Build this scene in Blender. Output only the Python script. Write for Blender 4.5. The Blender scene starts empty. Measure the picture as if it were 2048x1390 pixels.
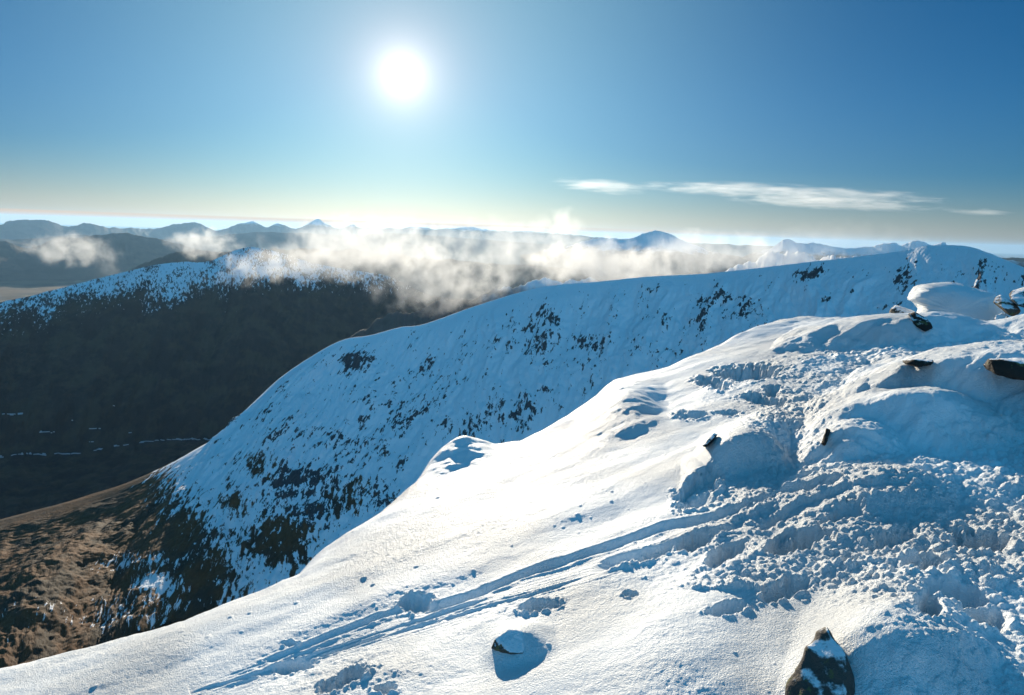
import bpy, math, time
import numpy as np
T0 = time.time()
QUALITY = 1.0            # mesh density

# =====================================================================
# CAMERA, SKY, SUN, EXPOSURE
# =====================================================================
sc = bpy.context.scene
COL = sc.collection
FPX = 1365.33            # focal length in pixels of the 2048 px wide photograph (24 mm)
PITCH = math.radians(9.58)
ROLL = math.radians(1.75)
CAM = np.array([0.0, 0.0, 1.7])

def rx(a):
    c, s = math.cos(a), math.sin(a)
    return np.array([[1, 0, 0], [0, c, -s], [0, s, c]])
def rzm(a):
    c, s = math.cos(a), math.sin(a)
    return np.array([[c, -s, 0], [s, c, 0], [0, 0, 1]])
RCAM = rx(math.pi / 2 - PITCH) @ rzm(ROLL)

cam_data = bpy.data.cameras.new('camera')
cam_data.lens = 24; cam_data.sensor_width = 36
cam_data.clip_start = 0.05; cam_data.clip_end = 200000
cam = bpy.data.objects.new('camera', cam_data); COL.objects.link(cam)
cam.location = CAM
m4 = np.eye(4); m4[:3, :3] = RCAM
from mathutils import Matrix, Vector
cam.rotation_euler = Matrix(m4.tolist()).to_euler()
sc.camera = cam

def ray(px, py):
    """unit direction in the world of a pixel of the 2048x1390 photograph"""
    px = np.asarray(px, float); py = np.asarray(py, float)
    v = np.stack([(px - 1024) / FPX, -(py - 695) / FPX, -np.ones_like(px)], -1)
    w = v @ RCAM.T
    return w / np.linalg.norm(w, axis=-1, keepdims=True)
def at(px, py, dist):
    """point seen at that pixel, dist metres away horizontally"""
    w = ray(px, py)
    h = np.hypot(w[..., 0], w[..., 1])
    return CAM + w * (np.asarray(dist, float) / h)[..., None]
def project(P):
    v = (P - CAM) @ RCAM
    z = np.minimum(v[..., 2], -1e-3)
    return 1024 + FPX * v[..., 0] / -z, 695 - FPX * v[..., 1] / -z

SUN = ray(805, 150)
SUN_EL = math.asin(SUN[2]); SUN_AZ = math.atan2(SUN[0], SUN[1])

sun = bpy.data.lights.new('sun', 'SUN'); sun.energy = 3.8; sun.angle = math.radians(0.5)
sun.color = (1.0, 0.86, 0.66)
sun_o = bpy.data.objects.new('sun', sun); COL.objects.link(sun_o)
sun_o.rotation_euler = Vector(-SUN).to_track_quat('-Z', 'Y').to_euler()

world = bpy.data.worlds.new('World'); sc.world = world; world.use_nodes = True
class NT:
    """tiny helper for node trees"""
    def __init__(s, tree): s.t = tree; tree.nodes.clear()
    def n(s, kind, **kw):
        nd = s.t.nodes.new(kind)
        for k, v in kw.items():
            if k.startswith('i_'):
                key = k[2:]
                key = int(key) if key.isdigit() else key.replace('_', ' ')
                s.put(nd.inputs[key], v)
            else: setattr(nd, k, v)
        return nd
    def put(s, inp, v):
        if isinstance(v, bpy.types.NodeSocket): s.t.links.new(v, inp)
        elif isinstance(v, bpy.types.Node): s.t.links.new(v.outputs[0], inp)
        else: inp.default_value = v
    def m(s, op, a, b=0.0, c=None, clamp=False):
        nd = s.t.nodes.new('ShaderNodeMath'); nd.operation = op; nd.use_clamp = clamp
        s.put(nd.inputs[0], a); s.put(nd.inputs[1], b)
        if c is not None: s.put(nd.inputs[2], c)
        return nd.outputs[0]
    def vm(s, op, a, b=None, out=0):
        nd = s.t.nodes.new('ShaderNodeVectorMath'); nd.operation = op
        s.put(nd.inputs[0], a)
        if b is not None: s.put(nd.inputs['Scale' if op == 'SCALE' else 1], b)
        return nd.outputs[out]
    def ss(s, x, a, b, lo=0.0, hi=1.0):
        nd = s.t.nodes.new('ShaderNodeMapRange'); nd.interpolation_type = 'SMOOTHSTEP'
        s.put(nd.inputs[0], x); s.put(nd.inputs[1], a); s.put(nd.inputs[2], b)
        s.put(nd.inputs[3], lo); s.put(nd.inputs[4], hi)
        return nd.outputs[0]
    def mix(s, f, a, b, mode='MIX'):
        nd = s.t.nodes.new('ShaderNodeMix'); nd.data_type = 'RGBA'; nd.blend_type = mode
        s.put(nd.inputs[0], f); s.put(nd.inputs[6], a); s.put(nd.inputs[7], b)
        return nd.outputs[2]
    def noise(s, vec, scale, detail=4.0, rough=0.5, dist=0.0, dim='3D'):
        nd = s.t.nodes.new('ShaderNodeTexNoise'); nd.noise_dimensions = dim
        s.put(nd.inputs['Vector'], vec); nd.inputs['Scale'].default_value = scale
        nd.inputs['Detail'].default_value = detail; nd.inputs['Roughness'].default_value = rough
        nd.inputs['Distortion'].default_value = dist
        return nd.outputs[0]
    def l(s, a, b): s.t.links.new(a, b)

W = NT(world.node_tree)
tc = W.n('ShaderNodeTexCoord')
dirv = W.vm('NORMALIZE', tc.outputs['Generated'])
sky = W.n('ShaderNodeTexSky'); sky.sky_type = 'NISHITA'; sky.sun_disc = False
sky.sun_elevation = SUN_EL; sky.sun_rotation = SUN_AZ
sky.altitude = 1000; sky.air_density = 1.0; sky.dust_density = 0.2; sky.ozone_density = 6.0
hs = W.n('ShaderNodeHueSaturation', i_Saturation=1.4, i_Value=0.58, i_Color=sky.outputs[0])
sep = W.n('ShaderNodeSeparateXYZ', i_0=dirv)
el = W.m('MULTIPLY', W.m('ARCSINE', sep.outputs[2]), 57.29578)
skyc = W.vm('SCALE', W.mix(1.0, hs.outputs[0], W.mix(W.ss(el, 0.5, 11.0), (1.12, 0.98, 0.90, 1), (0.26, 1.16, 1.06, 1)), 'MULTIPLY'), 0.05)
cosang = W.vm('DOT_PRODUCT', dirv, None, out=1)
cosang.node.inputs[1].default_value = tuple(SUN)
ang = W.m('MULTIPLY', W.m('ARCCOSINE', cosang), 57.29578)           # degrees from the sun
def halo(fac, col):
    global tot
    tot = W.vm('ADD', tot, W.vm('SCALE', W.n('ShaderNodeCombineXYZ', i_0=col[0], i_1=col[1], i_2=col[2]).outputs[0], fac))
def gauss(w): return W.m('EXPONENT', W.m('MULTIPLY', W.m('POWER', W.m('DIVIDE', ang, w), 2.0), -1.0))
tot = skyc
halo(gauss(22.0), (0.115, 0.185, 0.15))
halo(W.m('EXPONENT', W.m('DIVIDE', ang, -4.2)), (0.29, 0.14, 0.06))
halo(W.m('EXPONENT', W.m('DIVIDE', ang, -1.2)), (0.7, 0.68, 0.66))
halo(W.m('MULTIPLY', W.m('EXPONENT', W.m('DIVIDE', W.m('ABSOLUTE', el), -5.5)), gauss(48.0)), (0.15, 0.06, 0.03))
halo(W.ss(ang, 48.0, 105.0), (0.022, 0.125, 0.215))  # extra blue glow away from the sun, added to brighten the shaded snow
# thin bright stratus band low over the horizon
band = W.m('MULTIPLY', W.ss(el, 0.45, 0.62, 1.0, 0.0), W.ss(sep.outputs[0], -0.1, 0.5, 1.0, 0.0))
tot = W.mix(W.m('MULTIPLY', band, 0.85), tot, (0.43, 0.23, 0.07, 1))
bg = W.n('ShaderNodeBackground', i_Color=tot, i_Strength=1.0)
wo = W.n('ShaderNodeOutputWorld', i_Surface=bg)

sc.view_settings.view_transform = 'Standard'; sc.view_settings.look = 'None'
sc.view_settings.gamma = 1.0; sc.view_settings.use_curve_mapping = False
sc.view_settings.exposure = 1.0
sc.render.engine = 'CYCLES'
sc.cycles.use_denoising = True
sc.cycles.max_bounces = 4; sc.cycles.diffuse_bounces = 2; sc.cycles.glossy_bounces = 1
sc.cycles.transmission_bounces = 2; sc.cycles.volume_bounces = 1; sc.cycles.transparent_max_bounces = 8
sc.cycles.volume_max_steps = 256; sc.cycles.volume_step_rate = 1.0
sc.cycles.sample_clamp_indirect = 6.0

# =====================================================================
# NOISE (numpy)
# =====================================================================
def _h(ix, iy, seed):
    n = (ix.astype(np.uint32) * np.uint32(374761393)) ^ (iy.astype(np.uint32) * np.uint32(668265263)) ^ np.uint32((seed * 2246822519) & 0xffffffff)
    n = (n ^ (n >> np.uint32(13))) * np.uint32(1274126177)
    n = (n ^ (n >> np.uint32(15))) * np.uint32(2654435761)
    return n ^ (n >> np.uint32(16))
def h01(ix, iy, seed): return _h(ix, iy, seed).astype(np.float32) / np.float32(4294967296.0)
def gnoise(x, y, seed=0):
    """2-D gradient noise about -1..1"""
    xi = np.floor(x); yi = np.floor(y)
    fx = (x - xi).astype(np.float32); fy = (y - yi).astype(np.float32)
    xi = xi.astype(np.int64); yi = yi.astype(np.int64)
    u = fx * fx * fx * (fx * (fx * 6 - 15) + 10); v = fy * fy * fy * (fy * (fy * 6 - 15) + 10)
    def g(dx, dy):
        a = h01(xi + dx, yi + dy, seed) * np.float32(6.2831853)
        return np.cos(a) * (fx - dx) + np.sin(a) * (fy - dy)
    a = g(0, 0); b = g(1, 0); c = g(0, 1); d = g(1, 1)
    return ((a + (b - a) * u) + ((c + (d - c) * u) - (a + (b - a) * u)) * v) * np.float32(1.5)
def fbm(x, y, octv=4, seed=0, gain=0.5, lac=2.03):
    s = 0; a = 1.0; t = 0
    for i in range(octv):
        s = s + a * gnoise(x + 17.3 * i, y - 9.1 * i, seed + i * 13); t += a
        x = x * lac; y = y * lac; a *= gain
    return s / t
def ridged(x, y, octv=4, seed=0, gain=0.5):
    s = 0; a = 1.0; t = 0
    for i in range(octv):
        s = s + a * (1 - np.abs(gnoise(x, y, seed + i * 7)) * 1.6); t += a
        x = x * 2.07; y = y * 2.07; a *= gain
    return s / t
def clods(x, y, cell, seed, fill=0.6, rmin=0.25, rmax=0.6):
    """field of round lumps: height 0..1 of the tallest half-sphere over each point"""
    X = x / cell; Y = y / cell
    xi = np.floor(X).astype(np.int64); yi = np.floor(Y).astype(np.int64)
    out = np.zeros(X.shape, np.float32)
    for dx in (-1, 0, 1):
        for dy in (-1, 0, 1):
            cx = xi + dx; cy = yi + dy
            px_ = cx + h01(cx, cy, seed); py_ = cy + h01(cx, cy, seed + 1)
            r = rmin + (rmax - rmin) * h01(cx, cy, seed + 2) ** 2
            on = (h01(cx, cy, seed + 3) < fill)
            d2 = ((X - px_) ** 2 + (Y - py_) ** 2) / (r * r)
            hgt = np.where(on & (d2 < 1), np.sqrt(np.maximum(1 - d2, 0)) * r / rmax, 0).astype(np.float32)
            np.maximum(out, hgt, out)
    return out
def sstep(x, a, b):
    t = np.clip((x - a) / (b - a), 0, 1); return t * t * (3 - 2 * t)

# =====================================================================
# MESH HELPERS
# =====================================================================
def link(o, parent=None, label=None, cat=None, group=None, kind=None):
    if o.name not in COL.objects: COL.objects.link(o)
    if parent: o.parent = parent
    if label: o['label'] = label
    if cat: o['category'] = cat
    if group: o['group'] = group
    if kind: o['kind'] = kind
    return o
def mesh_np(name, V, F, mat, attrs=None, smooth=True):
    """V (n,3), F (m,4) or (m,3)"""
    me = bpy.data.meshes.new(name)
    k = F.shape[1]
    me.vertices.add(len(V)); me.vertices.foreach_set('co', V.astype(np.float32).ravel())
    me.loops.add(F.size); me.loops.foreach_set('vertex_index', F.astype(np.int32).ravel())
    me.polygons.add(len(F)); me.polygons.foreach_set('loop_start', np.arange(0, F.size, k, dtype=np.int32))
    try: me.polygons.foreach_set('loop_total', np.full(len(F), k, np.int32))
    except Exception: pass
    me.polygons.foreach_set('use_smooth', np.full(len(F), smooth, bool))
    me.update(calc_edges=True)
    for an, av in (attrs or {}).items():
        av = np.asarray(av, np.float32)
        if av.ndim == 1:
            a = me.attributes.new(an, 'FLOAT', 'POINT'); a.data.foreach_set('value', av)
        else:
            a = me.attributes.new(an, 'FLOAT_VECTOR', 'POINT'); a.data.foreach_set('vector', av.ravel())
    me.materials.append(mat)
    return bpy.data.objects.new(name, me)
def grid_faces(nr, nc, wrap=False):
    i = np.arange(nr - 1)[:, None]; j = np.arange(nc - (0 if wrap else 1))[None, :]
    j2 = (j + 1) % nc
    a = i * nc + j; b = i * nc + j2; c = (i + 1) * nc + j2; d = (i + 1) * nc + j
    return np.stack([a, b, c, d], -1).reshape(-1, 4)
def catmull(P, n):
    """P (k, ...) control rows -> n rows, uniform parameter"""
    P = np.asarray(P, float); k = len(P)
    E = np.concatenate([(2 * P[:1] - P[1:2]), P, (2 * P[-1:] - P[-2:-1])], 0)
    t = np.linspace(0, k - 1 - 1e-9, n); i = np.floor(t).astype(int); f = (t - i).reshape((-1,) + (1,) * (P.ndim - 1))
    p0, p1, p2, p3 = E[i], E[i + 1], E[i + 2], E[i + 3]
    return 0.5 * ((2 * p1) + (-p0 + p2) * f + (2 * p0 - 5 * p1 + 4 * p2 - p3) * f ** 2 + (-p0 + 3 * p1 - 3 * p2 + p3) * f ** 3)
def seg_dist(px, py, pts):
    """distance to a polyline and parameter (0..len-1) of the nearest point"""
    best = np.full(px.shape, 1e9, np.float32); par = np.zeros(px.shape, np.float32); side = np.zeros(px.shape, np.float32)
    for k in range(len(pts) - 1):
        ax, ay = pts[k]; bx, by = pts[k + 1]
        dx, dy = bx - ax, by - ay; L2 = dx * dx + dy * dy
        t = np.clip(((px - ax) * dx + (py - ay) * dy) / L2, 0, 1)
        qx = px - (ax + t * dx); qy = py - (ay + t * dy)
        d = np.hypot(qx, qy); w = d < best
        best = np.where(w, d, best); par = np.where(w, k + t, par)
        side = np.where(w, np.sign(dx * qy - dy * qx), side)
    return best, par, side

# =====================================================================
# MATERIALS
# =====================================================================
def new_mat(name):
    m = bpy.data.materials.new(name); m.use_nodes = True
    N = NT(m.node_tree); out = N.n('ShaderNodeOutputMaterial')
    return m, N, out
def principled(N, out, **kw):
    b = N.n('ShaderNodeBsdfPrincipled')
    for k, v in kw.items(): N.put(b.inputs[k.replace('_', ' ')], v)
    N.l(b.outputs[0], out.inputs[0]); return b

def snow_material():
    m, N, out = new_mat('wind_packed_snow')
    geo = N.n('ShaderNodeNewGeometry'); pos = geo.outputs['Position']
    n1 = N.noise(pos, 60.0, 3.0, 0.7)
    n2 = N.noise(pos, 150.0, 2.0, 0.7)
    patch = N.ss(N.noise(pos, 0.9, 3.0, 0.5), 0.38, 0.66, 0.25, 1.0)
    tex = N.m('MULTIPLY', N.m('ADD', N.m('MULTIPLY', n1, 0.5), N.m('MULTIPLY', n2, 0.5)), patch)
    bump = N.n('ShaderNodeBump', i_Strength=1.0, i_Distance=0.038, i_Height=tex)
    c = N.mix(N.noise(pos, 2.0, 3.0), (0.83, 0.87, 0.905, 1), (0.77, 0.82, 0.87, 1))
    principled(N, out, Base_Color=c, Roughness=0.55, Normal=bump.outputs[0], Specular_IOR_Level=0.18)
    return m
M_SNOW = snow_material()

def corrie_material(name, far=False, scale=1.0, heath=(0.105, 0.050, 0.020, 1), rockc=(0.035, 0.035, 0.04, 1)):
    """snow over rock (attributes: uvw, rocky, heath)"""
    m, N, out = new_mat(name)
    uv = N.n('ShaderNodeAttribute', attribute_name='uvw').outputs['Vector']
    rk = N.n('ShaderNodeAttribute', attribute_name='rocky').outputs['Fac']
    ht = N.n('ShaderNodeAttribute', attribute_name='heath').outputs['Fac']
    st = N.n('ShaderNodeVectorMath', operation='MULTIPLY'); N.put(st.inputs[0], uv); st.inputs[1].default_value = (scale, 0.42 * scale, scale)
    sv = st.outputs[0]
    n1 = N.noise(sv, 1 / 5.5, 5.0, 0.62, 0.4)       # outcrops, metres
    n2 = N.noise(uv, scale / 45.0, 3.0, 0.55)
    n3 = N.noise(sv, 1 / 2.2, 3.0, 0.6)
    f = N.m('ADD', N.m('ADD', N.m('MULTIPLY', n1, 0.50), N.m('MULTIPLY', n2, 0.32)), N.m('MULTIPLY', n3, 0.18))
    thr = N.m('SUBTRACT', 0.665, N.m('MULTIPLY', rk, 0.16))
    rock = N.ss(N.m('SUBTRACT', f, thr), -0.008, 0.012)
    rc = N.mix(n3, rockc, tuple(min(1, 2.1 * x) for x in rockc[:3]) + (1,))
    sn = N.mix(n2, (0.78, 0.82, 0.88, 1), (0.86, 0.88, 0.91, 1))
    upper = N.mix(rock, sn, rc)
    # lower down the snow gives way to grass and heather with streaks of snow
    st2 = N.n('ShaderNodeVectorMath', operation='MULTIPLY'); N.put(st2.inputs[0], uv); st2.inputs[1].default_value = (scale, 0.36 * scale, scale)
    m1 = N.noise(st2.outputs[0], 1 / 9.0, 7.0, 0.70, 0.5)
    m2 = N.noise(uv, scale / 120.0, 3.0, 0.5)
    g = N.m('ADD', N.m('ADD', N.m('MULTIPLY', m1, 0.52), N.m('MULTIPLY', n1, 0.28)), N.m('MULTIPLY', m2, 0.2))
    bare = N.ss(N.m('SUBTRACT', g, N.m('SUBTRACT', 0.86, N.m('MULTIPLY', ht, 0.72))), -0.015, 0.02)
    hc = N.mix(N.noise(uv, scale / 6.0, 5.0, 0.65), tuple(0.45 * x for x in heath[:3]) + (1,), tuple(1.6 * x for x in heath[:3]) + (1,))
    hc = N.mix(N.ss(N.noise(uv, scale / 70.0, 4.0, 0.6), 0.42, 0.62), hc, (0.045, 0.033, 0.022, 1))
    col = N.mix(bare, upper, hc)
    bump = N.n('ShaderNodeBump', i_Strength=0.7, i_Distance=3.0, i_Height=N.m('ADD', N.m('MULTIPLY', n1, 0.6), N.m('MULTIPLY', n3, 0.5)))
    principled(N, out, Base_Color=col, Roughness=0.8, Normal=bump.outputs[0], Specular_IOR_Level=0.15)
    return m

def rock_material(name, snow=0.5, base=(0.07, 0.062, 0.052, 1), lichen=0.5, sscale=1.0):
    m, N, out = new_mat(name)
    tcn = N.n('ShaderNodeTexCoord'); geo = N.n('ShaderNodeNewGeometry')
    p = geo.outputs['Position']
    n1 = N.noise(p, 6.0 * sscale, 6.0, 0.65); n2 = N.noise(p, 28.0 * sscale, 4.0, 0.6)
    c = N.mix(n1, tuple(0.35 * x for x in base[:3]) + (1,), tuple(1.7 * x for x in base[:3]) + (1,))
    lm = N.ss(N.noise(p, 11.0 * sscale, 5.0, 0.7), 0.60 - 0.08 * lichen, 0.66 - 0.08 * lichen)
    c = N.mix(N.m('MULTIPLY', lm, 0.8), c, (0.13, 0.14, 0.055, 1))
    lw = N.ss(N.noise(N.vm('ADD', p, (3.1, 7.7, 1.3)), 9.0 * sscale, 5.0, 0.7), 0.61, 0.66)
    c = N.mix(N.m('MULTIPLY', lw, 0.8 * lichen), c, (0.30, 0.31, 0.28, 1))
    nz = N.n('ShaderNodeSeparateXYZ', i_0=geo.outputs['Normal']).outputs[2]
    sm = N.ss(N.m('ADD', nz, N.m('MULTIPLY', N.m('SUBTRACT', N.noise(p, 14.0 * sscale, 5.0, 0.7), 0.5), 0.9)), 1.05 - snow, 1.2 - snow)
    c = N.mix(sm, c, (0.84, 0.86, 0.9, 1))
    bump = N.n('ShaderNodeBump', i_Strength=0.8, i_Distance=0.03, i_Height=N.m('ADD', n1, N.m('MULTIPLY', n2, 0.4)))
    principled(N, out, Base_Color=c, Roughness=0.8, Normal=bump.outputs[0], Specular_IOR_Level=0.25)
    return m

# =====================================================================
# FOREGROUND SNOW
# =====================================================================
def base_z(x, y):
    """smooth summit slope: falls away to the left and gently forward"""
    xr = np.maximum(x, 0)
    return 0.20 * x - 0.045 * np.maximum(xr - 3.0, 0) ** 1.2 - 0.03 * y - 0.055 * y * sstep(-x, -3.0, 3.0)
def und_z(x, y):
    """broad waves of the drift, running along the slope"""
    a = math.radians(28); r = np.hypot(x, y)
    xs = x * math.cos(a) + y * math.sin(a); ys = -x * math.sin(a) + y * math.cos(a)
    return (0.065 * fbm(xs * 0.35, ys * 1.15, 3, 5) + 0.02 * fbm(xs * 1.3, ys * 2.6, 3, 9)) * sstep(r, 1.2, 2.5)
def smooth_z(x, y): return base_z(x, y) + und_z(x, y)
def base_hit(px, py):
    """plan point where the pixel's ray meets the smooth slope"""
    w = ray(px, py); lo = 0.5; hi = 80.0
    lo = np.full(np.shape(w)[:-1], 0.3); hi = np.full(np.shape(w)[:-1], 60.0)
    px = np.atleast_1d(px); w = w.reshape(len(px), 3); lo = lo.reshape(-1); hi = hi.reshape(-1)
    for _ in range(50):
        mid = (lo + hi) / 2; P = CAM + w * mid[..., None]
        under = P[..., 2] < smooth_z(P[..., 0], P[..., 1])
        hi = np.where(under, mid, hi); lo = np.where(under, lo, mid)
    return CAM + w * lo[..., None]

EDGE = np.array([(-420, 1385), (-200, 1360), (0, 1334), (100, 1314), (200, 1292), (300, 1264), (370, 1240), (450, 1204), (530, 1178), (600, 1142),
                 (640, 1110), (700, 1064), (760, 1022), (800, 990), (830, 962), (860, 930), (900, 912), (960, 892), (1000, 884), (1040, 878),
                 (1080, 860), (1130, 830), (1190, 792), (1215, 770), (1232, 757), (1270, 746), (1340, 730), (1400, 703), (1450, 682), (1500, 655),
                 (1560, 636), (1600, 632), (1650, 634), (1700, 640), (1760, 646), (1800, 648), (1900, 656), (2000, 660), (2100, 668), (2400, 690)], float)
E3 = base_hit(EDGE[:, 0], EDGE[:, 1])
E_th = np.arctan2(E3[:, 0], E3[:, 1]); E_r = np.hypot(E3[:, 0], E3[:, 1])
print('edge radii', np.round(E_r, 1))

# mounds: (x, top y, foot y, half width px, near length m, far length m, skew px/px)
MOUNDS = [   # ..., near length, far length, softness
    (915, 868, 945, 95, 0.75, 0.6, 2.0),
    (1240, 790, 888, 105, 1.05, 1.0, 1.8),
    (1780, 632, 700, 210, 0.6, 1.6, 0.8),
    (2010, 702, 872, 300, 0.55, 1.8, 0.7),
    (2090, 618, 690, 120, 0.8, 1.5, 1.0),
    (1800, 784, 915, 190, 0.45, 1.0, 1.0),
    (1700, 853, 940, 105, 0.28, 0.7, 1.5),
    (1480, 868, 960, 100, 0.28, 0.6, 1.5),
    (1720, 985, 1035, 150, 0.25, 0.7, 1.0, .08),
    (1400, 955, 1000, 45, 0.15, 0.4, 1.0),
    (1750, 1268, 1480, 165, 0.32, 0.5, 1.6, .19),
    (1036, 1264, 1340, 78, 0.20, 0.20, 1.5, .085),
    (1350, 1345, 1430, 150, 0.30, 0.35, 1.8, .05),
]
MD = []
for (cx, yt, yf, hw, nl, fl, sk, *mn) in MOUNDS:
    F = base_hit(np.array([cx]), np.array([yf]))[0]
    d = np.hypot(F[0], F[1]); u = np.array([F[0], F[1]]) / d
    C = np.array([F[0], F[1]]) + u * nl
    w = ray(cx, yt); hh = math.hypot(w[0], w[1]); dc = np.hypot(*C)
    ztop = CAM[2] + w[2] / hh * dc
    A = ztop - float(smooth_z(C[0:1], C[1:2])[0])
    if mn: A = mn[0]
    hwm = hw / FPX * np.linalg.norm(F - CAM)
    MD.append((C, u, A, hwm, nl, fl, sk))
    print('mound', cx, 'dist %.1f height %.2f halfw %.2f' % (dc, A, hwm))

HOLES = [  # footprints (x, y, rx, ry, tilt deg, depth m)
    (830, 1208, 38, 17, -8, .10), (1082, 1212, 42, 15, -14, .07), (590, 1330, 40, 16, -14, .08), (690, 1362, 55, 18, -22, .07),
    (772, 1380, 30, 12, -8, .05), (1390, 1082, 62, 17, -22, .10), (1310, 1105, 60, 14, -20, .07), (1452, 1112, 55, 17, -30, .10),
    (1600, 1080, 68, 26, -14, .13), (1570, 1178, 60, 20, -18, .09), (1465, 1218, 48, 15, -14, .08),
    (1262, 1190, 20, 8, 0, .03), (1500, 745, 72, 17, -4, .20), (1425, 766, 40, 12, 10, .16), (1385, 830, 36, 9, 0, .07),
    (1455, 826, 24, 6, 0, .08), (1545, 782, 18, 14, 0, .15), (1530, 800, 45, 10, 12, .12),
    (1400, 985, 50, 30, -30, .14), (1680, 1030, 60, 14, -18, .06), (1850, 1130, 60, 18, 0, .12), (1900, 1190, 60, 22, 10, .12),
    (1850, 1260, 28, 60, 12, .10), (1960, 1240, 70, 25, 6, .12), (1700, 1120, 30, 14, -20, .07), (580, 1288, 18, 7, 0, .03),
    (1790, 1075, 60, 18, -16, .07), (1960, 1080, 80, 22, 8, .14), (1640, 985, 50, 12, -10, .05),
]
GROOVES = [  # (polyline, half width px, depth m)
    ([(500, 1335), (650, 1275), (760, 1232), (830, 1215)], 6, 0.0220),
    ([(830, 1225), (905, 1205), (960, 1185), (1040, 1150), (1130, 1122), (1230, 1090), (1330, 1052), (1440, 1030)], 8, 0.034),
    ([(1180, 1140), (1260, 1112), (1350, 1086), (1430, 1062), (1500, 1040)], 9, 0.0385),
    ([(1330, 1060), (1450, 1028), (1560, 992), (1640, 980)], 8, 0.0330),
    ([(370, 1390), (500, 1350), (640, 1303), (800, 1252), (900, 1222), (1010, 1190)], 4, 0.0099),
    ([(420, 1390), (600, 1320), (760, 1272), (900, 1236), (1050, 1195), (1190, 1148)], 4, 0.0088),
    ([(620, 1315), (700, 1288), (790, 1262)], 4, 0.0110),
    ([(1500, 1060), (1600, 1020), (1700, 1000), (1800, 990)], 9, 0.0330),
    ([(1560, 940), (1680, 915), (1800, 925)], 6, 0.0330),
    ([(1500, 1000), (1640, 950), (1760, 945), (1900, 965)], 6, 0.0275),
]

def mound_height(x, y):
    h = np.zeros(x.shape, np.float32)
    for k, (C, u, A, hwm, nl, fl, sf) in enumerate(MD):
        vx, vy = x - C[0], y - C[1]
        near = np.hypot(vx, vy) < max(hwm * 2, fl * 3) + 1
        if not near.any(): continue
        vx = vx[near]; vy = vy[near]
        jx = x[near]; jy = y[near]
        jit = fbm(jx * 1.8, jy * 1.8, 4, 50 + k) * 0.30
        v = vx * u[0] + vy * u[1] + jit * min(nl, 0.55) * 1.4
        s = (vx * u[1] - vy * u[0]) / hwm
        s = s + 0.15 * fbm(jx * 2.2, jy * 2.2, 3, 90 + k)
        side = np.clip(1 - s * s, 0, None); side = np.where(np.abs(s) < 1, side ** sf, 0)
        prof = np.where(v < 0, 1 - sstep(-v, 0.0, nl), np.exp(-(v / fl) ** 2))
        h[near] = np.maximum(h[near], A * side * prof)
    return h

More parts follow.
